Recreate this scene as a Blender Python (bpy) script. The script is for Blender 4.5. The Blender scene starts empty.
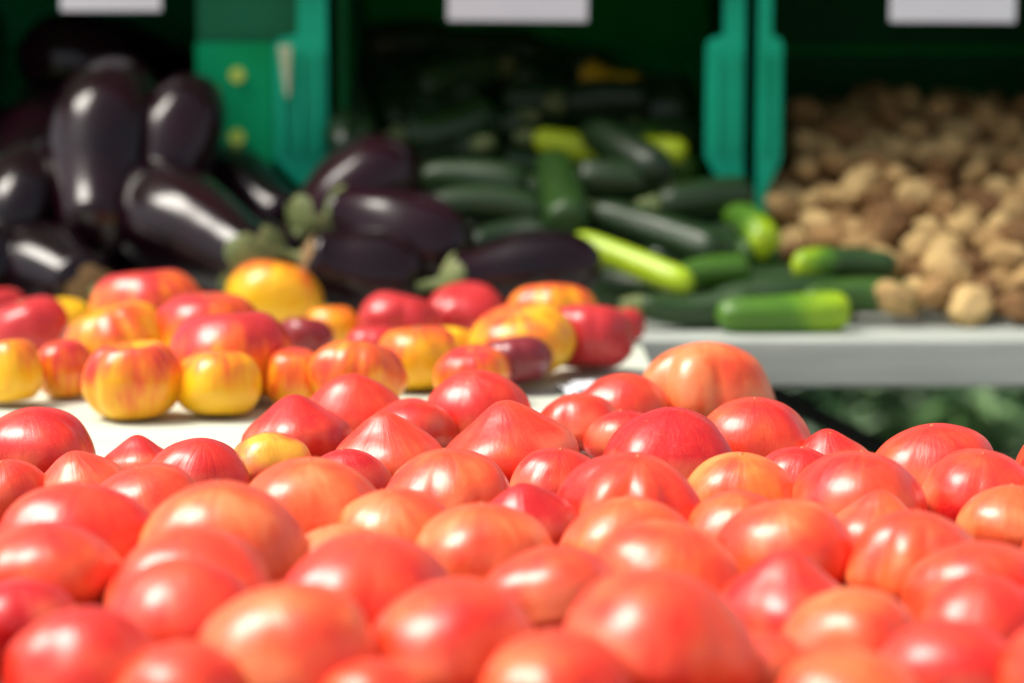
import bpy, bmesh, math, random
from mathutils import Vector, Matrix, Quaternion, noise
random.seed(7)
R = math.radians
sc = bpy.context.scene
COL = sc.collection
FPX = 2418.0                       # 85 mm lens on a 36 mm sensor, 1024 px
CAMZ, TOP = 1.085, 0.75            # camera height, table-top height
PITCH = math.atan(314.5 / FPX)

def slope(py):
    return math.tan(PITCH + math.atan((py - 341.5) / FPX))
def P(px, py, D):                  # point at forward distance D on the sight line of a photo point
    a = PITCH; u = (px - 512) / FPX; v = -(py - 341.5) / FPX
    d = Vector((u, math.cos(a) + v * math.sin(a), -math.sin(a) + v * math.cos(a)))
    return Vector((0, 0, CAMZ)) + d * (D / d.y)

# ------------------------------------------------------------------ helpers
def link(o, parent=None):
    COL.objects.link(o)
    if parent: o.parent = parent
    return o
def meta(o, label=None, cat=None, group=None, kind=None):
    if label: o['label'] = label
    if cat: o['category'] = cat
    if group: o['group'] = group
    if kind: o['kind'] = kind
    return o
def new(name, bm, mat, parent=None, smooth=True):
    me = bpy.data.meshes.new(name); bm.to_mesh(me); bm.free()
    if smooth:
        for p in me.polygons: p.use_smooth = True
    me.materials.append(mat)
    return link(bpy.data.objects.new(name, me), parent)
def empty(name, loc):
    o = bpy.data.objects.new(name, None); o.empty_display_size = .05; o.location = loc
    return link(o)
def box(bm, x0, x1, y0, y1, z0, z1, bev=0.0):
    r = bmesh.ops.create_cube(bm, size=1)
    vs = r['verts']
    for v in vs:
        v.co = Vector(((x0+x1)/2 + v.co.x*(x1-x0), (y0+y1)/2 + v.co.y*(y1-y0), (z0+z1)/2 + v.co.z*(z1-z0)))
    if bev:
        es = list({e for v in vs for e in v.link_edges})
        bmesh.ops.bevel(bm, geom=es, offset=bev, segments=2, affect='EDGES', profile=.6)
def bar(bm, a, b, r, seg=10):
    a, b = Vector(a), Vector(b); d = b - a; q = d.to_track_quat('Z', 'Y')
    bmesh.ops.create_cone(bm, cap_ends=True, segments=seg, radius1=r, radius2=r, depth=d.length,
                          matrix=Matrix.Translation((a+b)/2) @ q.to_matrix().to_4x4())
def prism(bm, pts, y0, y1):        # polygon in x-z, extruded along y
    f = [bm.verts.new((x, y0, z)) for x, z in pts]; b = [bm.verts.new((x, y1, z)) for x, z in pts]
    bm.faces.new(f); bm.faces.new(b[::-1]); n = len(pts)
    for i in range(n): bm.faces.new((f[i], b[i], b[(i+1) % n], f[(i+1) % n]))
    bmesh.ops.recalc_face_normals(bm, faces=bm.faces)

# ------------------------------------------------------------------ materials
class NT:
    def __init__(s, name):
        s.m = bpy.data.materials.new(name); s.m.use_nodes = True
        s.t = s.m.node_tree; s.b = s.t.nodes['Principled BSDF']
    def n(s, typ, **kw):
        x = s.t.nodes.new(typ)
        for k, v in kw.items():
            if k.startswith('i_'): x.inputs[k[2:].replace('_', ' ')].default_value = v
            else: setattr(x, k, v)
        return x
    def l(s, a, b): s.t.links.new(a, b)
    def math(s, op, a, b=None, clamp=False):
        x = s.n('ShaderNodeMath', operation=op); x.use_clamp = clamp
        for i, v in enumerate((a, b)):
            if v is None: continue
            if hasattr(v, 'links'): s.l(v, x.inputs[i])
            else: x.inputs[i].default_value = v
        return x.outputs[0]
    def ramp(s, fac, stops):
        x = s.n('ShaderNodeValToRGB'); e = x.color_ramp.elements
        while len(e) < len(stops): e.new(.5)
        for i, (p, c) in enumerate(stops): e[i].position = p; e[i].color = (*c, 1)
        s.l(fac, x.inputs[0]); return x.outputs[0]
    def noise(s, vec, scale, detail=3, rough=.5):
        x = s.n('ShaderNodeTexNoise', i_Scale=scale, i_Detail=detail, i_Roughness=rough)
        if vec is not None: s.l(vec, x.inputs['Vector'])
        return x.outputs['Fac']
    def mix(s, fac, a, b, mode='MIX'):
        x = s.n('ShaderNodeMix', data_type='RGBA', blend_type=mode)
        for i, v in ((0, fac), (6, a), (7, b)):
            if hasattr(v, 'links'): s.l(v, x.inputs[i])
            else: x.inputs[i].default_value = v if i == 0 else (*v, 1)
        return x.outputs[2]
    def bump(s, h, strength, dist):
        x = s.n('ShaderNodeBump', i_Strength=strength, i_Distance=dist); s.l(h, x.inputs['Height'])
        s.l(x.outputs[0], s.b.inputs['Normal'])
    def set(s, **kw):
        for k, v in kw.items():
            i = s.b.inputs[k.replace('_', ' ')]
            if hasattr(v, 'links'): s.l(v, i)
            else: i.default_value = v
def shifted(t):                     # object coordinates, shifted per object so no two fruits share a pattern
    tc = t.n('ShaderNodeTexCoord').outputs['Object']; oi = t.n('ShaderNodeObjectInfo')
    rnd = t.math('MULTIPLY', oi.outputs['Random'], 37.0)
    va = t.n('ShaderNodeVectorMath', operation='ADD'); t.l(tc, va.inputs[0])
    cmb = t.n('ShaderNodeCombineXYZ'); t.l(rnd, cmb.inputs[0]); t.l(rnd, cmb.inputs[1]); t.l(rnd, cmb.inputs[2])
    t.l(cmb.outputs[0], va.inputs[1])
    return tc, va.outputs[0], oi
def meridian(t, tc, oi, k=1.0, zk=8.0):    # direction round the fruit's axis: streaks that run from pole to pole
    sep = t.n('ShaderNodeSeparateXYZ'); t.l(tc, sep.inputs[0])
    c = t.n('ShaderNodeCombineXYZ'); t.l(sep.outputs[0], c.inputs[0]); t.l(sep.outputs[1], c.inputs[1])
    nrm = t.n('ShaderNodeVectorMath', operation='NORMALIZE'); t.l(c.outputs[0], nrm.inputs[0])
    sp2 = t.n('ShaderNodeSeparateXYZ'); t.l(nrm.outputs[0], sp2.inputs[0])
    c2 = t.n('ShaderNodeCombineXYZ')
    t.l(t.math('MULTIPLY', sp2.outputs[0], k), c2.inputs[0]); t.l(t.math('MULTIPLY', sp2.outputs[1], k), c2.inputs[1])
    t.l(t.math('ADD', t.math('MULTIPLY', sep.outputs[2], zk), t.math('MULTIPLY', oi.outputs['Random'], 23.0)), c2.inputs[2])
    return c2.outputs[0], sep.outputs[2]

def m_tomato():
    t = NT('tomato_skin'); tc, v, oi = shifted(t)
    col = t.n('ShaderNodeSeparateColor'); t.l(oi.outputs['Color'], col.inputs[0])
    big = t.noise(v, 22, 3); mer, z = meridian(t, tc, oi, 1.0, 9)
    st = t.noise(mer, 5.5, 4, .6)
    f = t.math('ADD', col.outputs[0], t.math('MULTIPLY', t.math('SUBTRACT', big, .5), 1.5))
    f = t.math('ADD', f, t.math('MULTIPLY', t.math('SUBTRACT', st, .5), .55), True)
    c = t.ramp(f, [(0, (.60, .006, .010)), (.25, (.74, .022, .012)), (.55, (.83, .062, .018)), (.8, (.90, .13, .030)), (1, (.94, .23, .075))])
    belly_shine = t.ramp(t.noise(v, 26, 2, .4), [(.42, (0, 0, 0)), (.66, (1, 1, 1))])
    band = t.ramp(t.math('ADD', t.math('MULTIPLY', z, 18.0), .5), [(.12, (0, 0, 0)), (.45, (1, 1, 1)), (.62, (1, 1, 1)), (.86, (0, 0, 0))])
    belly_shine = t.math('MULTIPLY', belly_shine, band)
    c = t.mix(t.math('MULTIPLY', belly_shine, .55), c, (.94, .33, .14))  # pale belly band painted in for the soft shine on the fruit
    foot_shade = t.ramp(t.math('ADD', t.math('MULTIPLY', z, 22.0), .62), [(.0, (.32, .08, .15)), (.56, (1, 1, 1))])  # painted shade: undersides darkened for the gaps between fruit
    c = t.mix(1.0, c, foot_shade, 'MULTIPLY')
    yf = t.math('MULTIPLY', col.outputs[1], t.ramp(t.noise(v, 30, 2), [(.42, (0, 0, 0)), (.6, (1, 1, 1))]), True)
    c = t.mix(yf, c, (.85, .48, .03))
    vo = t.n('ShaderNodeTexVoronoi', i_Scale=520.0); t.l(v, vo.inputs['Vector'])
    dots = t.ramp(vo.outputs['Distance'], [(.1, (1, 1, 1)), (.28, (0, 0, 0))])
    c = t.mix(t.math('MULTIPLY', dots, .16), c, (.95, .42, .2))
    blem = t.ramp(t.noise(v, 130, 2), [(.74, (0, 0, 0)), (.78, (1, 1, 1))])
    c = t.mix(t.math('MULTIPLY', blem, .5), c, (.62, .3, .1))
    h = t.math('ADD', t.math('MULTIPLY', t.noise(v, 45, 2), 1.0), t.math('MULTIPLY', st, .5))
    t.bump(h, .40, .003)
    t.set(Base_Color=c, Roughness=t.math('ADD', t.math('MULTIPLY', t.noise(v, 60, 3), .20), .28),
          Subsurface_Weight=.10, Subsurface_Radius=(1.0, .2, .1), Subsurface_Scale=.006, Sheen_Weight=.06, Sheen_Roughness=.25, Specular_IOR_Level=.55,
          Coat_Weight=.3, Coat_Roughness=.22)
    return t.m
def m_heirloom():
    t = NT('heirloom_skin'); tc, v, oi = shifted(t)
    col = t.n('ShaderNodeSeparateColor'); t.l(oi.outputs['Color'], col.inputs[0])
    mer, z = meridian(t, tc, oi, 1.0, 6)
    st = t.noise(mer, 4.5, 4, .55); big = t.noise(v, 20, 2)
    f = t.math('ADD', t.math('MULTIPLY', z, 11.0), t.math('SUBTRACT', t.math('MULTIPLY', col.outputs[0], 1.8), .31))
    f = t.math('ADD', f, t.math('MULTIPLY', t.math('SUBTRACT', st, .5), 1.05))
    f = t.math('ADD', f, t.math('MULTIPLY', t.math('SUBTRACT', big, .5), 1.3), True)
    c = t.ramp(f, [(0, (.93, .52, .010)), (.28, (.94, .38, .012)), (.55, (.88, .15, .02)), (.85, (.66, .04, .03)), (1, (.58, .03, .035))])
    c = t.mix(col.outputs[1], c, (.17, .018, .028))
    t.bump(t.math('ADD', t.noise(v, 45, 2), t.math('MULTIPLY', st, .4)), .3, .004)
    t.set(Base_Color=c, Roughness=.34, Subsurface_Weight=.2, Subsurface_Radius=(1, .5, .15), Subsurface_Scale=.007,
          Coat_Weight=.15, Coat_Roughness=.2)
    return t.m
def m_eggplant():
    t = NT('eggplant_skin'); tc, v, oi = shifted(t)
    c = t.ramp(t.noise(v, 14, 3), [(.35, (.004, .0015, .003)), (.75, (.018, .002, .007))])
    cc = t.n('ShaderNodeSeparateColor'); t.l(oi.outputs['Color'], cc.inputs[0])
    c = t.mix(cc.outputs[0], c, (.055, .006, .020))
    t.bump(t.noise(v, 22, 1), .2, .004)
    t.set(Base_Color=c, Roughness=t.math('ADD', t.math('MULTIPLY', t.noise(v, 40, 3), .12), .13), Specular_IOR_Level=.38,
          Coat_Weight=.12, Coat_Roughness=.07)
    return t.m
def m_calyx():
    t = NT('calyx_green'); tc, v, oi = shifted(t)
    c = t.ramp(t.noise(v, 90, 4), [(.3, (.07, .10, .03)), (.55, (.17, .22, .07)), (.75, (.26, .20, .10))])
    t.bump(t.noise(v, 200, 3), .5, .002); t.set(Base_Color=c, Roughness=.65)
    return t.m
def m_zucchini():
    t = NT('zucchini_skin'); tc, v, oi = shifted(t)
    col = t.n('ShaderNodeSeparateColor'); t.l(oi.outputs['Color'], col.inputs[0])
    mer, z = meridian(t, tc, oi, 1.0, 3)
    st = t.noise(mer, 9, 3); sp = t.noise(v, 260, 3, .7)
    f = t.math('ADD', col.outputs[0], t.math('MULTIPLY', t.math('SUBTRACT', st, .5), .28))
    f = t.math('ADD', f, t.math('MULTIPLY', t.math('SUBTRACT', sp, .5), .16))
    # G: how far the painted sunlit patch reaches along the fruit
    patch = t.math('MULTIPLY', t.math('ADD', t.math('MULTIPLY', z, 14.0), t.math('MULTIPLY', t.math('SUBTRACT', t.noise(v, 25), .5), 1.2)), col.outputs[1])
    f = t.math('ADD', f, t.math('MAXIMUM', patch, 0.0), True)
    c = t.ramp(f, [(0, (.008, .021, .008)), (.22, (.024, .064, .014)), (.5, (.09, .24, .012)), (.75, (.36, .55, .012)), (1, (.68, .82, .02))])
    c = t.mix(col.outputs[2], c, (.62, .36, .015))
    t.bump(t.math('ADD', st, t.math('MULTIPLY', sp, .3)), .3, .003)
    t.set(Base_Color=c, Roughness=.34, Specular_IOR_Level=.5)
    return t.m
def m_potato():
    t = NT('potato_skin'); tc, v, oi = shifted(t)
    r = t.math('ADD', t.math('MULTIPLY', oi.outputs['Random'], .62), t.math('MULTIPLY', t.noise(v, 40, 5, .65), .55))
    c = t.ramp(r, [(.2, (.15, .06, .018)), (.5, (.42, .225, .078)), (.85, (.80, .55, .23))])
    d = t.ramp(t.noise(v, 95, 4, .7), [(.52, (0, 0, 0)), (.7, (1, 1, 1))])
    c = t.mix(t.math('MULTIPLY', d, .55), c, (.17, .09, .045))
    t.bump(t.noise(v, 160, 5, .7), .5, .003); t.set(Base_Color=c, Roughness=.75)
    return t.m
def m_noise(name, c0, c1, scale, rough, bumps=(200, .2, .002), metal=0, detail=4, stretch=None, spec=.5):
    t = NT(name); tc = t.n('ShaderNodeTexCoord').outputs['Object']
    if stretch:
        mp = t.n('ShaderNodeMapping'); mp.inputs['Scale'].default_value = stretch; t.l(tc, mp.inputs[0]); tc = mp.outputs[0]
    n = t.noise(tc, scale, detail, .6)
    t.bump(t.noise(tc, bumps[0], 4), bumps[1], bumps[2])
    t.set(Base_Color=t.ramp(n, [(.32, c0), (.68, c1)]), Roughness=rough, Metallic=metal, Specular_IOR_Level=spec)
    return t.m
M = dict(tomato=m_tomato(), heirloom=m_heirloom(), eggplant=m_eggplant(), calyx=m_calyx(), zucchini=m_zucchini(), potato=m_potato(),
    scar=m_noise('scar_brown', (.16, .09, .03), (.34, .22, .10), 300, .8),
    tip=m_noise('blossom_tip', (.50, .07, .02), (.62, .20, .08), 500, .5),
    cloth=m_noise('table_cloth', (.52, .57, .47), (.62, .66, .56), 9, .85, (700, .35, .002)),
    cloth_dark=m_noise('red_cloth', (.20, .02, .012), (.28, .035, .02), 30, .7),
    bench=m_noise('bench_paint', (.34, .375, .34), (.54, .575, .52), 7, .7, (60, .3, .002), stretch=(.35, 3, 5)),
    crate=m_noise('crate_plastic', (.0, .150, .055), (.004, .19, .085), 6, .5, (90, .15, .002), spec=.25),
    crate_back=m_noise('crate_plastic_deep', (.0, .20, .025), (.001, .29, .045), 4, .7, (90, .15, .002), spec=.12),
    lit_hole=m_noise('lit_hole_lime', (.50, .72, .08), (.60, .80, .14), 60, .5),
    crate_lit=m_noise('crate_plastic_lit', (.001, .30, .09), (.002, .42, .17), 9, .7, (90, .15, .002), spec=.12),  # brighter copy: light on the left crate painted into the plastic
    crate_shaded=m_noise('crate_plastic_shaded', (.0, .055, .012), (.001, .10, .022), 4, .7, (90, .15, .002), spec=.12),  # darker copy: shade inside the crates painted into the plastic
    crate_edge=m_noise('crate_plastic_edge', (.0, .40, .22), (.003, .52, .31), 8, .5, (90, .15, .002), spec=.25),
    card=m_noise('sign_card', (.78, .82, .90), (.84, .87, .94), 6, .5),
    light_gap=m_noise('light_gap_pale', (.50, .60, .36), (.66, .70, .55), 30, .6),
    paper=m_noise('paper', (.66, .72, .78), (.78, .82, .86), 20, .4),
    steel=m_noise('dark_steel', (.010, .012, .012), (.025, .028, .026), 40, .5, metal=.6),
    grass=m_noise('grass_ground', (.010, .026, .012), (.05, .085, .03), 3.2, .95, (40, 1, .03)),
    bounce_paving=m_noise('bounce_paving', (.36, .34, .31), (.46, .44, .41), 4, .9, (60, .4, .004)),
    leaf=m_noise('hedge_leaf', (.02, .07, .04), (.13, .26, .07), 2.5, .5),
    bark=m_noise('bark', (.05, .035, .02), (.12, .09, .06), 20, .9),
    canvas=m_noise('canopy_canvas', (.45, .46, .44), (.52, .53, .50), 3, .8))

# ------------------------------------------------------------------ fruit meshes
def fruit_mesh(w, h, point, lobes, amp, seed, nu=72, nv=44, dimple=0.0, eq=.5):
    bm = bmesh.new(); rnd = random.Random(seed); off = Vector((seed*1.7, seed*.9, 3.1)); ph = rnd.random()*6.28
    ph2 = rnd.random()*6.28; ecc = rnd.uniform(-.05, .05)
    tip = max(point, .38) if dimple == 0 else 0; point = point if point >= .6 else point*.4
    def co(i, j):
        th = math.pi*i/nv; a = 2*math.pi*j/nu
        s = math.sin(th); cz = math.cos(th)
        rr = s**((.74+.2*min(1, point*1.6)) if cz > 0 else .62)
        rr *= 1 - point*.22*math.exp(-((th-.62)/.42)**2)
        z = cz*(1-eq if cz > 0 else eq*.94)
        z += tip*.075*math.exp(-(th/.25)**2)
        z -= dimple*.14*math.exp(-(th/.34)**2)
        z += .05*math.exp(-((math.pi-th)/.35)**2)            # stem end is hollowed
        lb = amp*(abs(math.cos(lobes*.5*(a+.25*math.sin(2*a+ph2))+ph))*1.0-.62)*s
        n = noise.noise(Vector((math.cos(a)*s, math.sin(a)*s, cz))*1.1+off)*.085
        rr *= 1 + lb + n + ecc*math.cos(2*a+ph)
        z *= 1 + n*.5
        return Vector((rr*.5*w*math.cos(a), rr*.5*w*math.sin(a), z*h))
    top = bm.verts.new(co(0, 0)); rows = []
    for i in range(1, nv): rows.append([bm.verts.new(co(i, j)) for j in range(nu)])
    bot = bm.verts.new(co(nv, 0))
    for j in range(nu):
        k = (j+1) % nu
        bm.faces.new((top, rows[0][j], rows[0][k])); bm.faces.new((bot, rows[-1][k], rows[-1][j]))
        for i in range(nv-2): bm.faces.new((rows[i][j], rows[i+1][j], rows[i+1][k], rows[i][k]))
    tz = top.co.z
    return bm, tz
def disc_cap(r, tz, spikes=0, seed=0):
    bm = bmesh.new(); rnd = random.Random(seed); n = 18
    c = bm.verts.new((0, 0, tz+.0009)); ring = []; ring2 = []
    for j in range(n):
        a = 2*math.pi*j/n; q = r*(1 + rnd.uniform(-.2, .2))
        ring.append(bm.verts.new((q*.6*math.cos(a), q*.6*math.sin(a), tz+.0006)))
        ring2.append(bm.verts.new((q*math.cos(a), q*math.sin(a), tz-.0022)))
    for j in range(n):
        k = (j+1) % n
        bm.faces.new((c, ring[j], ring[k])); bm.faces.new((ring[j], ring2[j], ring2[k], ring[k]))
    return bm
def spindle_mesh(L, prof, bend, seed, ns=40, nu=32, wob=.03, facets=0, oval=0.0):
    """solid of revolution on a bent axis along z, prof(t) = radius at t in 0..1"""
    bm = bmesh.new(); off = Vector((seed*2.3, seed, 1.7)); rows = []
    for i in range(ns+1):
        t = i/ns; tt = .5-.5*math.cos(math.pi*t); z = (tt-.5)*L
        cx = bend*(1-(2*tt-1)**2); r = prof(tt)
        ring = []
        for j in range(nu):
            a = 2*math.pi*j/nu
            n = noise.noise(Vector((math.cos(a), math.sin(a), tt*3))+off)*wob*2
            fr = 1+n+(facets and .02*math.cos(facets*a))
            ring.append(bm.verts.new((cx+r*fr*math.cos(a)*(1+oval), r*fr*math.sin(a)*(1-oval), z)))
        rows.append(ring)
    for i in range(ns):
        for j in range(nu):
            k = (j+1) % nu; bm.faces.new((rows[i][j], rows[i][k], rows[i+1][k], rows[i+1][j]))
    bm.faces.new(rows[0][::-1]); bm.faces.new(rows[-1])
    return bm

# ------------------------------------------------------------------ tomatoes
# px, top, width in the photo, orange-ness, pointedness, ribbing, yellow, label
RED = [
 (28,413,108,.25,.5,.05,0,'smooth deep red tomato at the left edge, rearmost before the bare cloth'),
 (67,457,88,.6,.7,.03,0,'small orange red tomato just in front of the rearmost tomato at the left edge'),
 (133,441,75,.35,1,.06,0,'small pink red tomato with a sharp tip, standing against the bare cloth'),
 (194,444,95,.2,.5,.03,0,'glossy deep red tomato right beside the small tomato half yellow'),
 (266,438,80,.55,.2,.06,.9,'small red tomato with a bright yellow patch on its left side'),
 (295,400,103,.18,.9,.04,0,'crimson pointed tomato rising behind the small tomato with a yellow patch'),
 (352,397,66,.1,.6,.03,0,'small dark red tomato wedged behind the pointed crimson tomato in the rear rows'),
 (352,376,95,.4,.6,.03,0,'red tomato of the last row directly in front of the marbled yellow tomato'),
 (421,402,82,.25,.5,.03,0,'plain red tomato in the gap left of the large pointed tomato in sharp focus'),
 (385,417,110,.5,1,.04,0,'orange red tomato in focus with a small dented nipple tip and a pale fleck'),
 (465,376,100,.35,.5,.03,0,'last row red tomato right in front of the dark plum tomato'),
 (512,406,125,.38,1,.03,0,'large pointed orange red tomato in sharp focus, middle of the heap'),
 (588,400,80,.3,.3,.05,0,'red tomato with a rounded top right of the large pointed tomato in focus'),
 (616,414,72,.35,.3,.05,0,'narrow red tomato half hidden behind the crimson tomato with an angular shoulder'),
 (624,378,86,.45,.4,.04,0,'last row orange red tomato just left of the tallest pale orange tomato'),
 (709,346,124,.88,.1,.10,0,'tallest pale orange tomato with soft streaks, alone at the back before the grey bench'),
 (672,413,125,.05,.5,.07,0,'crimson tomato with angular shoulders below the tallest pale orange tomato'),
 (761,403,107,.45,.3,.04,0,'round orange red tomato with tiny dark specks, right below the tallest pale orange tomato'),
 (831,434,80,.3,.8,.03,0,'small red tomato poking up against the dark green gap, centre right'),
 (803,453,80,.15,.2,.03,0,'small deep red tomato in front of the one poking into the dark green gap'),
 (745,459,108,.85,.2,.05,.25,'mottled orange tomato with tan flecks on its crown, right of centre'),
 (942,430,120,.35,.1,.05,0,'large flat topped red tomato at the back right against the dark green gap'),
 (990,458,112,.3,.2,.06,0,'red tomato in front of the large flat topped one, near the right edge'),
 (870,463,125,.5,.2,.04,0,'broad orange red tomato left of the two big red tomatoes at the back right'),
 (878,491,100,.65,1,.04,0,'orange pointed tomato with a pale wedge of light below its tip, right side'),
 (1018,490,100,.7,.4,.04,0,'orange tomato cut by the right edge, halfway up the heap'),
 (3,466,78,.5,.3,.03,0,'orange red tomato cut by the left edge below the smooth deep red one'),
 (142,471,112,.55,.2,.06,0,'salmon tomato with a tan scar on top, behind the two large tomatoes on the left'),
 (68,490,150,.4,.2,.04,0,'large red tomato with an orange glow, second from the left edge in the middle rows'),
 (229,489,160,.75,.4,.03,0,'very large orange tomato with a pale belly, left of centre in the middle rows'),
 (307,464,140,.8,.1,.05,0,'wide pale orange tomato behind the very large orange one'),
 (345,455,82,.15,.3,.03,0,'small deep red tomato peeking over the wide pale orange tomato'),
 (448,455,120,.6,.2,.05,0,'orange tomato with a brown seam and freckles, below the pointed tomato in focus'),
 (558,454,88,.4,.4,.04,0,'peach red tomato directly below and right of the large pointed one in focus'),
 (632,460,135,.4,.1,.14,0,'wide red tomato with a deep crease running down its crown, centre right'),
 (527,489,100,.08,.9,.03,0,'saturated scarlet pointed tomato in the very middle of the photo'),
 (394,496,118,.85,.1,.03,0,'pale orange washed out tomato left of the scarlet pointed one'),
 (483,511,132,.85,.2,.04,0,'yellowish orange tomato in front of the scarlet pointed one'),
 (632,504,132,.7,.2,.05,0,'orange tomato in front of the deeply creased one'),
 (670,530,138,.65,.2,.04,0,'orange tomato with a white shine just in front of the one before the creased one'),
 (742,498,100,.6,.2,.04,0,'small orange tomato tucked behind the smooth salmon tomato right of centre'),
 (792,507,134,.6,.1,.04,0,'smooth salmon tomato right of centre in the middle rows'),
 (923,518,130,.6,.2,.08,0,'ribbed orange red tomato below the pointed tomato with the wedge of light'),
 (985,550,134,.55,.2,.04,0,'orange red tomato in front and right of the ribbed orange red one'),
 (793,559,130,.25,.9,.04,0,'bright red tomato with a crimson nipple tip in the front right rows'),
 (35,530,150,.5,.2,.04,0,'large tomato at the left, in front of the large red one with an orange glow'),
 (187,534,152,.5,.3,.05,0,'softly ribbed orange red tomato before the very large orange one on the left'),
 (318,534,100,.8,.1,.03,0,'small orange tomato squeezed between two big ones left of centre'),
 (363,543,168,.45,.2,.05,0,'huge pink tomato with a faint brown scar, left of centre'),
 (176,567,145,.45,.2,.04,0,'blurred red tomato in front of the softly ribbed one on the left'),
 (6,587,112,.05,.1,.04,0,'dark red blurred tomato at the left edge in the front rows'),
 (283,594,172,.65,.3,.03,0,'huge blurred orange tomato with a pale belly at the front left'),
 (82,618,155,.4,.2,.05,0,'blurred pinkish red tomato at the front near the left corner'),
 (168,650,130,.4,.2,.04,0,'blurred tomato cut by the bottom edge between two large ones at front left'),
 (450,589,158,.55,.2,.04,0,'blurred orange red tomato at the front just left of centre'),
 (552,554,134,.55,.2,.05,0,'peach orange tomato behind the front row at the centre'),
 (558,642,150,.6,.2,.04,0,'blurred tomato with a glaring white shine at the bottom edge, centre'),
 (366,669,105,.5,.2,.04,0,'sliver of a blurred tomato at the bottom edge left of centre'),
 (665,578,186,.45,.3,.05,0,'biggest tomato of all, blurred orange red, front row right of centre'),
 (860,598,130,.75,.2,.04,0,'blurred orange tomato in front of the bright red one with a nipple tip'),
 (998,583,122,.35,.2,.04,0,'blurred red tomato at the right edge in the front rows'),
 (960,631,140,.3,.2,.06,0,'blurred scarlet tomato in the bottom right corner'),
 (765,642,92,.4,.3,.04,0,'small blurred tomato at the bottom edge right of the biggest tomato'),
 (858,660,150,.6,.2,.04,0,'blurred orange tomato cut by the bottom edge, left of the corner scarlet one'),
]
def solve(px, top, wpx, hk):
    D = 1.6
    for _ in range(30):
        w = wpx*D/FPX*.985
        D = .5*D + .5*(CAMZ-(TOP+hk*w))/slope(top+1)
    return D, wpx*D/FPX
items = []
rr = random.Random(3)
for (px, top, wpx, c, pt, am, ye, lab) in RED:
    hk = rr.uniform(.72, .82) + pt*.03
    D, w = solve(px, top, wpx*1.03, hk)
    items.append(dict(x=(px-512)*D/FPX, y=D, w=w, h=hk*w, c=c, pt=pt, am=am, ye=ye, lab=lab, vis=True, kind='red'))
# the heap goes on past the frame
EXTRA = [(-70,440,105),(-75,490,130),(-95,545,150),(-110,610,160),(-85,700,160),(40,715,165),(200,735,160),(330,760,150),(470,735,160),
         (620,745,160),(760,735,160),(910,735,160),(1050,700,150),(1090,630,150),(1095,560,140),(1100,500,125),(1085,460,115),(1080,425,110)]
for (px, top, wpx) in EXTRA:
    hk = .85; D, w = solve(px, top, wpx, hk)
    items.append(dict(x=(px-512)*D/FPX, y=D, w=w, h=hk*w, c=rr.uniform(.1, .7), pt=rr.uniform(.1, .8), am=.05, ye=0,
        lab='red tomato lying just past the edge of the photo in the same heap', vis=False, kind='red'))
# px, top, width, redness, plum, rib, dimple, label
HEIR = [
 (3,345,64,.30,0,.06,.3,'yellow tomato with a red shoulder cut by the left edge, front of the striped ones'),
 (60,346,55,.42,0,.04,.2,'small yellow tomato with a red cap beside the lobed striped one'),
 (130,349,94,.32,0,.13,1,'lobed yellow tomato with orange stripes and a stem scar, standing at the front on cloth'),
 (219,354,80,.20,0,.03,.2,'smooth golden tomato with an orange streak at the front on cloth'),
 (287,354,58,.40,0,.05,.3,'small yellow tomato with a red crown right of the golden one'),
 (355,345,92,.45,0,.08,.4,'red and yellow marbled tomato behind the left nipple tipped red ones'),
 (228,320,116,.55,0,.05,.8,'large flat tomato, red above and yellow below, with a pale scratch'),
 (115,307,98,.25,0,.10,.5,'ribbed orange yellow tomato behind the lobed striped one'),
 (145,275,108,.42,0,.06,.6,'wide tomato with red top and yellow cheeks, rearmost on the left of the striped ones'),
 (25,302,76,.92,0,.04,.4,'rose red tomato near the left edge behind the small red capped one'),
 (-4,292,52,.9,0,.04,.4,'red tomato peeking in at the left edge before the eggplants'),
 (64,303,46,.05,0,.03,.2,'plain yellow tomato glimpsed between the rose red and the ribbed orange one'),
 (272,265,92,.24,0,.03,.1,'round golden orange tomato standing highest, just under an eggplant calyx'),
 (205,300,104,.45,0,.06,.4,'red tinted yellow tomato behind the large flat one'),
 (303,321,56,.8,.75,.04,.4,'small dull plum tomato between the large flat one and the marbled one'),
 (330,311,52,.22,0,.04,.3,'orange yellow tomato behind the small dull plum one'),
 (398,296,80,.85,0,.12,.3,'lobed pink red tomato in the rear row under the eggplants'),
 (465,288,74,.68,0,.08,.3,'orange red tomato in the rear row before the eggplant with a green calyx'),
 (552,287,88,.34,0,.10,.8,'flat yellow tomato with red flecks at the back beside the zucchini'),
 (522,309,100,.30,0,.05,.5,'large round yellow orange tomato behind the dark plum one'),
 (588,309,86,.9,0,.045,.4,'red tomato at the right end of the striped ones, left of a touching pair'),
 (624,313,42,.9,0,.05,.4,'smaller red tomato ending the row on the right, right of a touching pair'),
 (513,340,74,.85,.85,.05,.5,'dark plum maroon tomato at the front right of the striped ones'),
 (472,352,72,.48,0,.05,.5,'half red half yellow tomato left of the dark plum one'),
 (418,333,78,.28,0,.06,.4,'yellow tomato with a pink blush between the marbled and half red ones'),
 (452,331,50,.10,0,.03,.3,'small yellow orange tomato tucked behind the pink blushed one'),
 (372,330,56,.8,0,.05,.3,'small red tomato under the lobed pink red one'),
]
for (px, top, wpx, rd, pl, am, dm, lab) in HEIR:
    hk = 1.0 if wpx < 66 and top > 335 else rr.uniform(.74, .81); D, w = solve(px, top, wpx*1.03, hk)
    items.append(dict(x=(px-512)*D/FPX, y=D, w=w, h=hk*w, c=rd, pl=pl, am=am, dm=dm, lab=lab, vis=True, kind='heir'))
for it in items: it['x0'], it['y0'] = it['x'], it['y']
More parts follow.
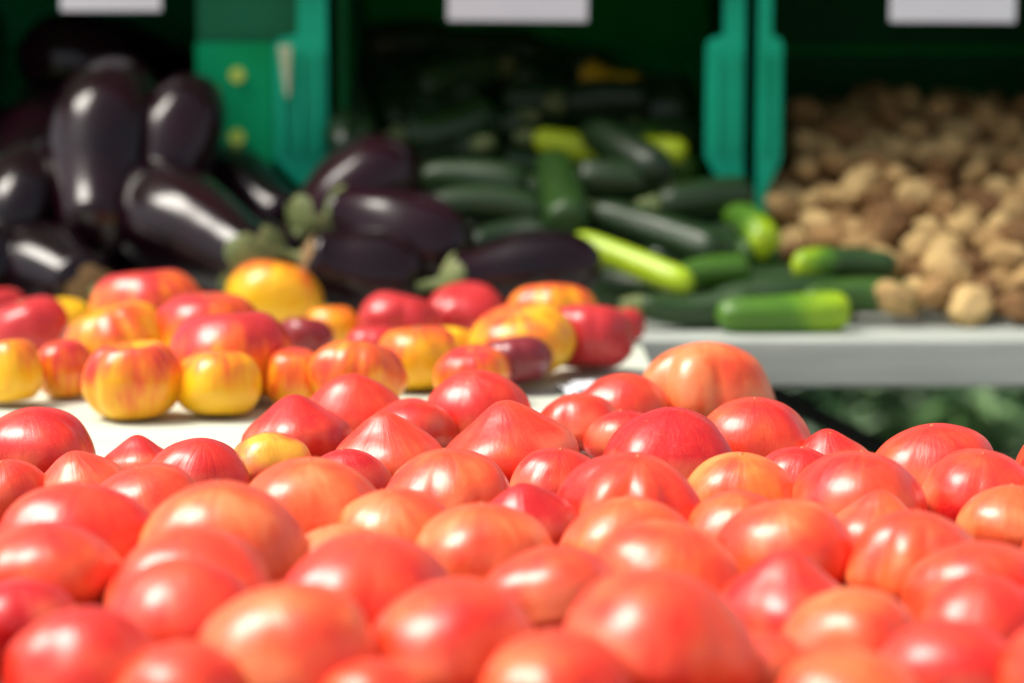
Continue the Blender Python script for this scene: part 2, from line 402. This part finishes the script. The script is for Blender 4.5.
for step in range(260):            # let the fruit settle: push touching neighbours apart on the table top
    for i in range(len(items)):
        a = items[i]
        for j in range(i+1, len(items)):
            b = items[j]; dx = b['x']-a['x']; dy = b['y']-a['y']
            m = (a['w']+b['w'])*.5*(.86 if a['kind'] == b['kind'] == 'red' else .86)
            if abs(dx) < m and abs(dy) < m:
                d = math.hypot(dx, dy)
                if 1e-6 < d < m:
                    k = (m-d)/d*.5
                    a['x'] -= dx*k*.85; b['x'] += dx*k*.85; a['y'] -= dy*k; b['y'] += dy*k
    if step < 200:
        for a in items:
            a['x'] += (a['x0']-a['x'])*.08; a['y'] += (a['y0']-a['y'])*.08
for n, a in enumerate(items):
    r = random.Random(100+n)
    if a['kind'] == 'red':
        bm, tz = fruit_mesh(a['w'], a['h'], a['pt'], r.choice((3, 4, 5, 6)), a['am']*1.8, n+1, eq=.39)
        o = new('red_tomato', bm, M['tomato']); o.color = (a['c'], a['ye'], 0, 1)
        tilt = r.uniform(.02, .20) if a['pt'] > .6 else r.uniform(.05, .24)
        meta(o, a['lab'], 'tomato', 'red tomatoes heaped on the front table')
        if a['vis'] and a['pt'] < .5: new('blossom_scar', disc_cap(.0013+.001*r.random(), tz, seed=n), M['tip'], o)
    else:
        bm, tz = fruit_mesh(a['w'], a['h'], 0, r.choice((5, 6, 7, 8)), a['am']*1.15, n+1, dimple=a['dm'])
        o = new('heirloom_tomato', bm, M['heirloom']); o.color = (a['c'], a['pl'], 0, 1)
        tilt = r.uniform(.05, .35)
        meta(o, a['lab'], 'tomato', 'yellow and red striped tomatoes behind the red ones')
        if a['dm'] > .35: new('stem_scar', disc_cap(.0045+.003*r.random(), tz, seed=n), M['scar'], o)
    ax = Vector((r.uniform(-1, 1), r.uniform(-1, .6), 0)); ax.normalize()
    o.rotation_mode = 'QUATERNION'
    q = Quaternion(ax, tilt) @ Quaternion((0, 0, 1), r.random()*6.28); o.rotation_quaternion = q
    for _ in range(3):             # true the fruit up to its measured width and height
        pts = [q @ v.co for v in o.data.vertices]
        ez = max(p.z for p in pts)-min(p.z for p in pts); ex = max(p.x for p in pts)-min(p.x for p in pts)
        kz, kx = a['h']*(.97 if a['kind'] == 'red' else 1)/ez, a['w']*(1.09 if a['kind'] == 'red' else 1.05)/ex
        for v in o.data.vertices: v.co.x *= kx; v.co.y *= kx; v.co.z *= kz
        for ch in o.children:
            for v in ch.data.vertices: v.co.z *= kz
    zmin = min((q @ v.co).z for v in o.data.vertices)
    o.location = (a['x'], a['y'], TOP+.0055-zmin)

# ------------------------------------------------------------------ eggplants and zucchini
def heapD(y): return 1.415/(.415+slope(y))
def orient(o, a, b, roll=0):
    o.location = (a+b)/2; o.rotation_mode = 'QUATERNION'
    o.rotation_quaternion = (b-a).to_track_quat('Z', 'Y') @ Quaternion((0, 0, 1), roll)
def eggplant(a, b, r, lab, seed, bend=.01, roll=0.0, grp='eggplants piled before the left crate', calyx=True, cs=1.0):
    """a = stem end, b = thick blossom end"""
    L = (b-a).length
    def prof(t):
        s = math.sqrt(max(0, 1-(2*max(t, .5)-1)**2.6)) if t > .5 else 1
        neck = .60+.40*(1/(1+math.exp(-(t-.36)*9)))
        st = min(1, (t/.10))**.5 if t < .10 else 1
        return r*neck*s*st+.0006
    o = new('eggplant', spindle_mesh(L, prof, bend, seed, 44, 40, .03), M['eggplant']); orient(o, a, b, roll)
    meta(o, lab, 'eggplant', grp); o.color = (.22 if 'plum' in lab else .15*random.random(), 0, 0, 1)
    if calyx:
        bm = bmesh.new(); rnd = random.Random(seed); n = 40; rings = []
        for i in range(7):
            t = i/6*.125*cs; ring = []
            for j in range(n):
                an = 2*math.pi*j/n
                reach = .42+.58*abs(math.cos(2.5*an+seed))**.8*(.85+.3*rnd.random()*.4)
                tt = .012+t*reach
                rr_ = prof(tt)*1.025+.0012
                ring.append(bm.verts.new((bend*(1-(2*tt-1)**2)+rr_*math.cos(an), rr_*math.sin(an), (tt-.5)*L)))
            rings.append(ring)
        for i in range(6):
            for j in range(n):
                k = (j+1) % n; bm.faces.new((rings[i][j], rings[i][k], rings[i+1][k], rings[i+1][j]))
        cp = bm.verts.new((0, 0, -.5*L-.003))
        for j in range(n): bm.faces.new((cp, rings[0][(j+1) % n], rings[0][j]))
        c = new('calyx', bm, M['calyx' if cs == 1 else 'scar'], o)
        sm = spindle_mesh(.028, lambda t: .0065-.002*t+(.002 if t < .1 else 0), .003, seed, 10, 12, .05)
        for v in sm.verts: v.co = Vector((v.co.x, v.co.y, -v.co.z-.5*L-.012))
        for f in sm.faces: f.normal_flip()
        new('stem', sm, M['calyx'], c)
    return o
def E(x1, y1, x2, y2, wpx, lab, dd=0., d2=None, **kw):
    D1 = heapD(y1)+dd; D2 = heapD(y2)+dd if d2 is None else d2
    eggplant(P(x1, y1, D1), P(x2, y2, D2), wpx*.67*(D1+D2)/2/FPX, lab, int(x1*3+y1)+1, **kw)
E(275,275,128,188,88,'glossy eggplant lying slantwise with its frayed green calyx above the golden tomato',-.05,bend=.012)
E(98,248,122,64,88,'eggplant standing on end in the left crate with a pale shine near its top',-.02,2.97,calyx=False)
E(160,228,200,80,72,'narrower eggplant standing upright with a long vertical shine, right of the taller upright one',-.02,2.95,calyx=False)
E(60,95,10,235,92,'eggplant at the left edge hanging neck up with a green rim round its calyx',.0,2.78)
E(210,92,18,48,80,'eggplant lying across the top of the pile against the left crate back',.10,3.22,calyx=False)
E(300,230,200,172,72,'eggplant behind the slanting glossy one, its far end round and dark',.06,calyx=False)
E(96,292,22,262,82,'short fat eggplant at the lower left with a brown scar where its stem was',-.02,2.82,cs=.35)
E(300,235,412,158,74,'plum coloured eggplant tilted up to the right with a broad pale shine',-.06,2.88)
E(318,212,470,262,80,'eggplant with a pale green calyx pointing left, below the tilted plum one',-.09,2.76)
E(300,258,425,290,76,'eggplant low in the middle with a brown stem tip, behind the rear striped tomatoes',-.08,2.72,cs=.45)
E(440,284,602,262,62,'long eggplant nearest the zucchini with a light green calyx at its left end',-.06,2.70)
E(215,275,300,250,60,'eggplant half hidden under the golden tomato and the calyx',-.02,calyx=False)
E(-70,300,30,255,80,'eggplant mostly past the left edge of the photo',-.02,2.8,calyx=False)
E(-20,25,-110,120,80,'dark eggplant in the upper left corner of the left crate',.05,3.1,calyx=False)
for i, (x1, y1, x2, y2) in enumerate([(30,170,150,200),(160,150,260,170),(40,240,180,262),(330,260,230,210),(430,235,330,200),(150,280,270,300),(-60,180,60,140),(90,110,230,120),(380,300,520,298)]):
    E(x1,y1,x2,y2,78,'dark eggplant buried underneath the others in the pile',.14,calyx=False)

def zucchini(a, b, r, lab, seed, c=.12, patch=0., yel=0., bend=.006, roll=0., cat='zucchini', stem=True):
    L = (b-a).length; roll = roll or seed*1.3
    if bend == .006: bend = .004+.011*((seed*37) % 10)/10
    def prof(t):
        e = (max(0, 1-(2*t-1)**8))**.5
        return r*(.82+.22*t-.025*math.sin(7*t+seed))*e+.0012
    o = new('zucchini', spindle_mesh(L, prof, bend, seed, 36, 30, .02, 8), M['zucchini']); orient(o, a, b, roll)
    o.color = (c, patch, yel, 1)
    meta(o, lab, cat, 'zucchini piled before the middle crate')
    if stem:
        sm = spindle_mesh(.024, lambda t: r*(.42+.22*t), .001, seed, 8, 10, .08, 5)
        for v in sm.verts: v.co.z += -.5*L-.010
        new('stem', sm, M['calyx'], o)
    return o
def Z(x1, y1, x2, y2, wpx, lab, dd=0., d2=None, **kw):
    D1 = heapD(y1)+dd; D2 = heapD(y2)+dd if d2 is None else d2
    zucchini(P(x1, y1, D1), P(x2, y2, D2), wpx*.555*(D1+D2)/2/FPX, lab, int(x1+y1*2)+1, **kw)
Z(716,315,850,310,37,'bright green zucchini with a right half coloured as if sunlit, lying at the front edge of the bench',0,c=.43,patch=.32,bend=.003,stem=False)
Z(800,303,918,302,29,'green zucchini behind the front edge one, reaching toward the potatoes',.04,c=.30,stem=False)
Z(897,265,792,266,28,'dark green zucchini with a left half coloured lime as if sunlit, topmost before the potatoes',.0,c=.22,patch=.7,stem=False)
Z(640,305,756,300,30,'dark zucchini with a pale ragged stem just right of the red tomato pair',.0,c=.2)
Z(672,280,750,270,28,'shiny mid green zucchini left of the one before the potatoes',.02,c=.38,stem=False)
Z(574,238,692,286,25,'slim lime yellow zucchini slanting down to the right',-.03,c=.80,bend=.002,stem=False)
Z(590,212,722,254,36,'dark zucchini with a grey shine lying above the slanting lime one',.0,c=.12)
Z(730,215,768,252,30,'short fresh green zucchini with a tip coloured lime as if sunlit, beside the crate corner',.02,c=.45,patch=.6,stem=False)
Z(655,207,752,195,36,'dark zucchini pointing at the crate corner post',.0,c=.13)
Z(552,158,568,224,42,'mid green zucchini pointing straight down in the middle of the pile',-.05,c=.24,stem=False)
Z(418,180,528,190,38,'dark green zucchini upper of two lying level beside the plum eggplant',-.02,c=.17)
Z(408,214,548,216,34,'dark green zucchini lower of two lying level beside the plum eggplant',-.02,c=.15)
Z(532,138,688,152,28,'zucchini coloured vivid lime yellow as if sunlit, running behind a dark one that crosses it',.0,c=.97,bend=-.012)  # lime colour stands in for sunlight on this fruit
Z(586,128,666,176,36,'very dark zucchini crossing over the one coloured lime yellow as if sunlit',-.05,c=.06,stem=False)
Z(655,182,575,180,38,'dark zucchini with a withered yellow blossom end below the crossing one',-.01,c=.14)
Z(398,138,490,112,38,'dark zucchini with a dull grey shine in the upper middle of the pile',.0,c=.18)
Z(520,118,490,122,30,'zucchini seen end on with a pale round tip, upper of two',.0,3.12,c=.1)
Z(478,146,464,150,30,'zucchini seen end on with a pale round tip, lower of two',.0,3.06,c=.1)
Z(498,68,415,92,34,'dark zucchini with a brown stem tip near the top of the pile',.0,c=.20)
Z(640,90,585,76,38,'old yellow zucchini with an orange tinge on top of the pile',.0,c=.5,yel=.85,stem=False)
Z(560,104,650,100,36,'nearly black zucchini under the old yellow one',.02,c=.05)
Z(344,25,396,125,30,'long thin dark zucchini leaning against the left side of the middle crate',.0,c=.06,bend=.004)
Z(322,8,345,150,34,'thin dark zucchini standing upright against the gap between two crates',.0,2.96,c=.04)
Z(330,62,362,150,30,'thin dark zucchini leaning left of the other leaning one',.0,2.98,c=.05)
Z(640,208,560,200,34,'dark zucchini below the one with a yellow blossom end',.05,c=.1)
Z(470,248,552,240,34,'dark grey green zucchini behind the long eggplant',.0,c=.08)
Z(780,258,736,262,30,'zucchini with a glossy green end between the lime tipped one and the potatoes',.05,c=.3,stem=False)
Z(672,240,742,238,30,'dull dark zucchini behind the shiny mid green one',.05,c=.12)
Z(395,70,345,45,30,'dark zucchini high against the crate back on the left',.1,c=.05)
Z(520,82,590,60,34,'dark zucchini at the top centre of the pile under the price card',.08,c=.06)
Z(440,60,520,52,34,'dark zucchini lying level at the very top of the pile',.16,c=.05)
Z(640,130,690,175,30,'dark green zucchini with a lime edge beside the crate corner post',.06,c=.35)
for i, (x1, y1, x2, y2) in enumerate([(380,110,480,95),(400,160,500,150),(500,165,600,160),(600,150,700,140),(500,200,620,190),(590,235,700,230),(450,235,560,230),(640,265,760,260),(560,270,660,290),(690,290,820,285),(350,55,450,42),(430,48,540,55),(520,48,610,70),(600,78,690,95),(380,85,470,70),(460,96,400,118),(580,118,690,112),(350,75,410,108),(350,160,420,190),(500,100,620,110),(620,110,690,110),(350,100,420,130),(420,60,540,80),(700,310,860,300),(420,130,560,140)]):
    Z(x1,y1,x2,y2,40,'dark zucchini buried deeper in the pile',.08,c=.17,stem=False)

# ------------------------------------------------------------------ potatoes
pots = []
for k in range(7):
    bm = bmesh.new(); bmesh.ops.create_icosphere(bm, subdivisions=4, radius=.5)
    for v in bm.verts:
        n = v.co.normalized(); q = 1+.24*noise.noise(n*1.5+Vector((k*5, 1, 2)))+.09*noise.noise(n*4+Vector((k, 7, 2)))
        v.co = Vector((v.co.x*1.26, v.co.y*.92, v.co.z*.84))*q
    me = bpy.data.meshes.new('potato'); bm.to_mesh(me); bm.free()
    for p in me.polygons: p.use_smooth = True
    me.materials.append(M['potato']); pots.append(me)
def pz(X, D):
    zz = min(.02+.345*max(0, D-2.70), .045+max(0, X-.295)*1.7, .222)
    return TOP+zz+.010*noise.noise(Vector((X*9, D*9, 0)))
pr = random.Random(11); pp = []
row = 0; D = 2.715
while D < 3.40:
    X = .305+(.023 if row % 2 else 0)
    while X < .80:
        lim = .305 if D > 2.95 else (.43 if D < 2.80 else .36)
        if X > lim: pp.append([X+pr.uniform(-.008, .008), D+pr.uniform(-.008, .008), 0, pr.choice((.036, .040, .043, .047, .054))*.95, 0])
        X += .0435
    D += .039; row += 1
low = []
D = 2.78
while D < 3.38:
    X = .34
    while X < .79:
        low.append([X+pr.uniform(-.01, .01), D+pr.uniform(-.01, .01), -.042, .05, 1]); X += .056
    D += .062
for q in pp+low:
    s = q[3]; z = max(pz(q[0], q[1])+q[2]+pr.uniform(-.013, .013), TOP+s*.44)
    if z < TOP+s*.46 and q[4]: continue
    o = bpy.data.objects.new('potato', pr.choice(pots)); o.location = (q[0], q[1], z)
    o.rotation_euler = (pr.uniform(-.8, .8), pr.uniform(-.8, .8), pr.random()*6.28); o.scale = (s*pr.uniform(.9, 1.1),)*3
    meta(o, 'tan earthy potato in the heap spilling from the right crate', 'potato', 'potatoes heaped before the right crate'); link(o)

# ------------------------------------------------------------------ crates and price cards
def panel(x0, x1, z0, z1, y0, y1, holes):
    """upright plate with square through-holes"""
    bm = bmesh.new()
    xs = sorted({x0, x1, *[h[0] for h in holes], *[h[1] for h in holes]}); zs = sorted({z0, z1, *[h[2] for h in holes], *[h[3] for h in holes]})
    solid = lambda i, j: 0 <= i < len(xs)-1 and 0 <= j < len(zs)-1 and not any(h[0] <= (xs[i]+xs[i+1])/2 <= h[1] and h[2] <= (zs[j]+zs[j+1])/2 <= h[3] for h in holes)
    q = lambda *p: bm.faces.new([bm.verts.new(v) for v in p])
    for i in range(len(xs)-1):
        for j in range(len(zs)-1):
            if not solid(i, j): continue
            a, b, c, d = xs[i], xs[i+1], zs[j], zs[j+1]
            q((a,y0,c),(b,y0,c),(b,y0,d),(a,y0,d)); q((a,y1,c),(a,y1,d),(b,y1,d),(b,y1,c))
            if not solid(i-1, j): q((a,y0,c),(a,y0,d),(a,y1,d),(a,y1,c))
            if not solid(i+1, j): q((b,y0,c),(b,y1,c),(b,y1,d),(b,y0,d))
            if not solid(i, j-1): q((a,y0,c),(a,y1,c),(b,y1,c),(b,y0,c))
            if not solid(i, j+1): q((a,y0,d),(b,y0,d),(b,y1,d),(a,y1,d))
    bmesh.ops.remove_doubles(bm, verts=bm.verts, dist=1e-5); bmesh.ops.recalc_face_normals(bm, faces=bm.faces)
    return bm
CF, CB, CT = 3.0, 3.43, 1.165      # crate front, back, top
def crate(x0, x1, lab, lw, rw, holes, wedge_at=None, bk='crate_back', panel_w=0):
    r = empty('plastic_crate', ((x0+x1)/2, (CF+CB)/2, TOP)); meta(r, lab, 'crate', 'green plastic crates standing open to the front on the bench')
    off = r.location.copy()
    def add(name, bm, m):
        for v in bm.verts: v.co -= off
        return new(name, bm, m, r, smooth=False)
    g = .012; z0 = TOP+.002
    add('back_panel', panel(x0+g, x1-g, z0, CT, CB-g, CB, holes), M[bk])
    bm = bmesh.new()
    for z in (.86, 1.05): box(bm, x0+g+.003, x1-g-.003, CB-g-.007, CB-g-.001, z, z+.007)
    add('panel_rib', bm, M['crate_back'])
    for s, (a, b) in ((0, (x0, x0+g)), (1, (x1-g, x1))):
        bm = bmesh.new(); box(bm, a, b, CF+.012, CB, z0, CT, .001); add('side_wall', bm, M['crate_shaded'])
    bm = bmesh.new(); box(bm, x0+g+.001, x1-g-.001, CF+.01, CB-g-.001, CT-.012, CT-.001, .001); add('top_wall', bm, M['crate'])
    bm = bmesh.new(); box(bm, x0, x1, CF-.012, CF+.009, CT-.018, CT+.006, .003); add('rim', bm, M['crate_edge'])
    for side, w in ((0, lw), (1, rw)):
        if not w: continue
        e, d = (x0, 1) if side == 0 else (x1, -1)
        w2 = w*.55
        pts = [(e, z0), (e+d*w2*.8, z0), (e+d*w2*.8, .885), (e+d*w*.75, .905), (e+d*w, .925), (e+d*w, 1.062), (e+d*w*.92, 1.070), (e+d*w2, 1.076), (e+d*w2, CT-.02), (e, CT-.02)]
        bm = bmesh.new(); prism(bm, pts, CF, CF+.010); po = add('corner_post', bm, M['crate_edge'])
        bm = bmesh.new()
        n = 3 if w > .05 else 2
        for k in range(n):
            xx = e+d*(w*(k+.5)/n); box(bm, xx-.0025, xx+.0025, CF-.008, CF-.0005, .932, 1.056, .001)
        for v in bm.verts: v.co -= off
        new('stiffening_rib', bm, M['crate_edge'], po, smooth=False)
        if side and wedge_at:  # pale wedge painted in for light through a gap in the post
            bm = bmesh.new(); px_, zt = wedge_at
            prism(bm, [(px_-.008, zt), (px_+.008, zt), (px_+.005, zt-.062), (px_+.001, zt-.064)], CF-.012, CF-.0095)
            for v in bm.verts: v.co -= off
            new('light_wedge', bm, M['light_gap'], po, smooth=False)
    if panel_w:
        bm = bmesh.new(); a = x1-rw-panel_w; b = x1-rw-.002
        box(bm, a, b, CF+.003, CF+.009, z0, 1.066, .001); fp = add('front_panel', bm, M['crate_lit'])
        bm = bmesh.new(); box(bm, x1-rw-panel_w, x1-rw*.56, CF+.020, CF+.026, 1.067, CT-.019, .001); add('upper_panel', bm, M['crate'])
        for py in (75, 137):  # lime discs painted in for light shining through holes in the plate
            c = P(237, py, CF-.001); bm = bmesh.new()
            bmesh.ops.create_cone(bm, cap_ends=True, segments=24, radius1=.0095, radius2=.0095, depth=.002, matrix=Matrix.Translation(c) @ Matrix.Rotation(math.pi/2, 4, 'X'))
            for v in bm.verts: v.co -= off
            new('lit_hole', bm, M['lit_hole'], fp, smooth=False)
    return r
X3 = lambda px: (px-512)*3.0/FPX
hl = []
crate(X3(328)-.53, X3(328), 'green plastic crate on the left holding eggplants, with two round lime discs for light through holes in its front', .03, .066, hl, (X3(287), P(287, 45, 3).z), 'crate_lit', .096)
crate(X3(338), X3(743), 'green plastic crate in the middle holding dark zucchini', 0, .047, [])
crate(X3(756), X3(756)+.53, 'green plastic crate on the right holding potatoes', .031, .05, [], None, 'crate_shaded')
def card(x0, x1, zb, h, lab, lean=.0):
    bm = bmesh.new(); w = X3(x1)-X3(x0)
    box(bm, -w/2, w/2, -.0008, .0008, -h, 0, .0004)
    o = new('price_card', bm, M['card'], None, smooth=False); z = CAMZ-slope(zb)*(CF-.016)+h
    o.location = ((X3(x0)+X3(x1))/2, CF-.0145, z); o.rotation_euler = (0, lean, 0)
    meta(o, lab, 'price card', 'white cards hung on the crate rims')
    bm = bmesh.new(); box(bm, -.012, .012, -.005, .003, -.035, .012, .001); new('clip', bm, M['steel'], o, smooth=False)
card(67, 166, 11, .10, 'white card hung on the rim of the crate with eggplants')
card(449, 587, 21, .11, 'wide white card hung over the zucchini', .008)
card(885, 1009, 22, .11, 'white card hung over the potatoes', .006)

# ------------------------------------------------------------------ tables
def trestle(name, x0, x1, y0, y1, th, m, lab, cat, apron, legs, braces):
    r = empty(name, ((x0+x1)/2, (y0+y1)/2, 0)); off = r.location.copy(); meta(r, lab, cat)
    def add(n, bm, mm):
        for v in bm.verts: v.co -= off
        return new(n, bm, mm, r, smooth=False)
    bm = bmesh.new(); box(bm, x0, x1, y0, y1, TOP-th, TOP, .004); add('tabletop', bm, m)
    for (lx, ly) in legs:
        bm = bmesh.new(); bar(bm, (lx, ly, .004), (lx, ly, TOP-th-.001), .014, 14); add('leg', bm, M['steel'])
    for (a, b) in braces:
        bm = bmesh.new(); bar(bm, a, b, .013, 12); add('brace', bm, M['steel'])
    return r
trestle('display_bench', -1.35, 1.35, 2.592, 3.60, .052, M['bench'], 'pale grey bench carrying the crates, eggplants, zucchini and potatoes', 'bench', True,
        [(-1.2, 2.75), (1.2, 2.75), (-1.2, 3.45), (1.2, 3.45), (0.0, 3.45)],
        [(P(752, 383, 3.0), P(935, 476, 3.0)), ((-.9, 3.1, .69), (-1.2, 3.1, .35))])
trestle('display_table', -1.1, 1.1, .80, 1.80, .030, M['bench'], 'front table under the heap of red tomatoes', 'table', False, [(-1, .9), (1, .9), (-1, 1.7), (1, 1.7)], [])
trestle('display_table', -1.1, .140, 1.806, 2.586, .030, M['bench'], 'table joining the front one to the grey bench under the striped tomatoes', 'table', False, [(-1, 1.9), (-1, 2.5), (.06, 2.5)], [])
def cloth(x0, x1, y0, y1, lab, mt='cloth'):
    bm = bmesh.new(); nx = int((x1-x0)/.02); ny = int((y1-y0)/.02); g = {}
    for i in range(nx+1):
        for j in range(ny+1):
            x = x0+(x1-x0)*i/nx; y = y0+(y1-y0)*j/ny
            g[i, j] = bm.verts.new((x, y, TOP+.0035+.0016*noise.noise(Vector((x*6, y*9, 0)))))
    for i in range(nx):
        for j in range(ny): bm.faces.new((g[i, j], g[i+1, j], g[i+1, j+1], g[i, j+1]))
    o = new('tablecloth', bm, M[mt]); meta(o, lab, 'tablecloth')
cloth(-1.08, 1.08, .82, 1.795, 'red cloth on the front table beneath the red tomatoes', 'cloth_dark')
cloth(-1.08, .136, 1.812, 2.58, 'pale greenish cloth visible in front of the striped tomatoes')
c = P(598, 386, 2.18); bm = bmesh.new(); N = 10; g = {}
for i in range(N+1):
    for j in range(N+1):
        u, v = i/N-.5, j/N-.5; g[i, j] = bm.verts.new((u*.075, v*.05, .006+.004*math.sin(u*9+v*5)+.003*noise.noise(Vector((u*6, v*6, 1)))))
for i in range(N):
    for j in range(N): bm.faces.new((g[i, j], g[i+1, j], g[i+1, j+1], g[i, j+1]))
o = new('paper_scrap', bm, M['paper']); o.location = (c.x, c.y, TOP+.003); o.rotation_euler = (0, 0, .3)
meta(o, 'crumpled bluish white paper scrap on the cloth right of the dark plum tomato', 'paper')

# ------------------------------------------------------------------ ground, hedge
bm = bmesh.new(); bmesh.ops.create_grid(bm, x_segments=60, y_segments=60, size=150)
o = new('ground', bm, M['grass']); o.location = (0, 60, 0); meta(o, kind='structure')
bm = bmesh.new(); bmesh.ops.create_grid(bm, x_segments=40, y_segments=40, size=6)
o = new('bounce_pavement', bm, M['bounce_paving']); o.location = (0, -3.6, .006); meta(o, kind='structure')  # unseen pale ground, added to bounce light up onto the fruit
def shrub(x, y, w, d, h, seed, lab, n=5200):
    r = empty('shrub', (x, y, 0)); meta(r, lab, 'shrub', 'shrubs growing behind the stall')
    rnd = random.Random(seed); bm = bmesh.new()
    for k in range(n):
        while True:
            p = Vector((rnd.uniform(-1, 1), rnd.uniform(-1, 1), rnd.uniform(-1, 1)))
            if .35 < p.length < 1: break
        q = 1+.35*noise.noise(p*1.6+Vector((seed, 0, 0)))
        c = Vector((p.x*w/2*q, p.y*d/2*q, max(.03, h*.52+p.z*h*.5*q)))
        if noise.noise(c*3.3+Vector((seed*3, 1, 1))) < -.22: continue
        e = Vector((rnd.uniform(-1, 1), rnd.uniform(-1, 1), rnd.uniform(-.6, 1))).normalized(); s = e.orthogonal().normalized()*rnd.uniform(.012, .024); e *= rnd.uniform(.03, .06)
        bm.faces.new([bm.verts.new(v) for v in (c-e, c+s, c+e, c-s)])
    new('foliage', bm, M['leaf'], r, smooth=False)
    bm = bmesh.new()
    for k in range(6):
        a = rnd.random()*6.28; bar(bm, (.05*math.cos(a), .05*math.sin(a), .003), (w*.25*math.cos(a), d*.25*math.sin(a), h*.6), .012, 7)
    new('stem', bm, M['bark'], r)
SH = ['leafy shrub seen under the bench at the far right', 'low shrub in the dark gap under the bench, left of the brace', 'shrub behind the left crate with the eggplants',
      'shrub behind the middle crate', 'shrub behind the right crate', 'broad shrub farther back on the right', 'shrub farther back on the left']
shrub(1.35, 6.3, 1.3, .9, .55, 1, SH[0]); shrub(.75, 5.6, .9, .7, .42, 2, SH[1])
shrub(-.75, 6.0, 1.6, 1.0, 1.7, 3, SH[2], 9000); shrub(.35, 7.6, 1.6, 1.0, 1.6, 4, SH[3]); shrub(1.7, 8.0, 1.7, 1.1, 1.7, 5, SH[4])
shrub(3.2, 8.6, 2.2, 1.4, 1.9, 6, SH[5]); shrub(-2.9, 7.2, 2.0, 1.2, 1.8, 7, SH[6])

def added_canopy(x0, x1, y0, y1, z0, z1):
    r = empty('shade_canopy', ((x0+x1)/2, (y0+y1)/2, 0)); off = r.location.copy(); meta(r, 'unseen canvas roof on steel posts, added to shade the crates', 'added_canopy')
    bm = bmesh.new(); nx, ny = 48, 12; g = {}
    for i in range(nx+1):
        for j in range(ny+1):
            u, v = i/nx, j/ny; z = z0+(z1-z0)*(1-abs(2*v-1))-.035*math.sin(math.pi*((u*4) % 1))*math.sin(math.pi*v)
            g[i, j] = bm.verts.new(Vector((x0+(x1-x0)*u, y0+(y1-y0)*v, z))-off)
    for i in range(nx):
        for j in range(ny): bm.faces.new((g[i, j], g[i+1, j], g[i+1, j+1], g[i, j+1]))
    new('roof_canvas', bm, M['canvas'], r)
    for (x, y) in ((x0+.02, y0+.02), (x1-.02, y0+.02), (x0+.02, y1-.02), (x1-.02, y1-.02)):
        bm = bmesh.new(); bar(bm, Vector((x, y, .004))-off, Vector((x, y, z0-.001))-off, .02, 12); new('shade_canopy_post', bm, M['steel'], r, smooth=False)
added_canopy(-3.3, 1.8, 2.84, 4.3, 2.2, 2.5)  # unseen roof, added and sized to keep the sun off the crates
# ------------------------------------------------------------------ light, sky, camera
SUN_EL, SUN_AZ = R(59), R(-92)     # azimuth measured from +Y (forward), positive to the right
sdir = Vector((math.sin(SUN_AZ)*math.cos(SUN_EL), math.cos(SUN_AZ)*math.cos(SUN_EL), math.sin(SUN_EL)))
l = bpy.data.lights.new('sun', 'SUN'); l.energy = 5.0; l.angle = R(29); l.color = (1, .945, .84)
lo = link(bpy.data.objects.new('sun', l)); lo.rotation_mode = 'QUATERNION'; lo.rotation_quaternion = sdir.to_track_quat('Z', 'Y')
w = bpy.data.worlds.new('World'); sc.world = w; w.use_nodes = True; nt = w.node_tree
sky = nt.nodes.new('ShaderNodeTexSky'); sky.sky_type = 'NISHITA'; sky.sun_disc = False
sky.sun_elevation = SUN_EL; sky.sun_rotation = SUN_AZ; sky.dust_density = 3.5; sky.air_density = 1.0; sky.ozone_density = .6
bg = nt.nodes['Background']; hs = nt.nodes.new('ShaderNodeHueSaturation'); hs.inputs['Saturation'].default_value = .38
nt.links.new(sky.outputs[0], hs.inputs['Color']); nt.links.new(hs.outputs[0], bg.inputs[0]); bg.inputs[1].default_value = .15

cam = bpy.data.cameras.new('camera'); cam.lens = 85; cam.sensor_width = 36; cam.clip_start = .05; cam.clip_end = 500
cam.dof.use_dof = True; cam.dof.focus_distance = 1.66; cam.dof.aperture_fstop = 3.6; cam.dof.aperture_blades = 9
co = link(bpy.data.objects.new('camera', cam)); co.location = (0, 0, CAMZ); co.rotation_euler = (math.pi/2-PITCH, 0, 0)
sc.camera = co
sc.view_settings.view_transform = 'Standard'; sc.view_settings.look = 'None'; sc.view_settings.exposure = 0
sc.cycles.use_denoising = True
try: sc.cycles.denoiser = 'OPENIMAGEDENOISE'
except Exception: pass
sc.cycles.max_bounces = 8; sc.cycles.sample_clamp_indirect = 6
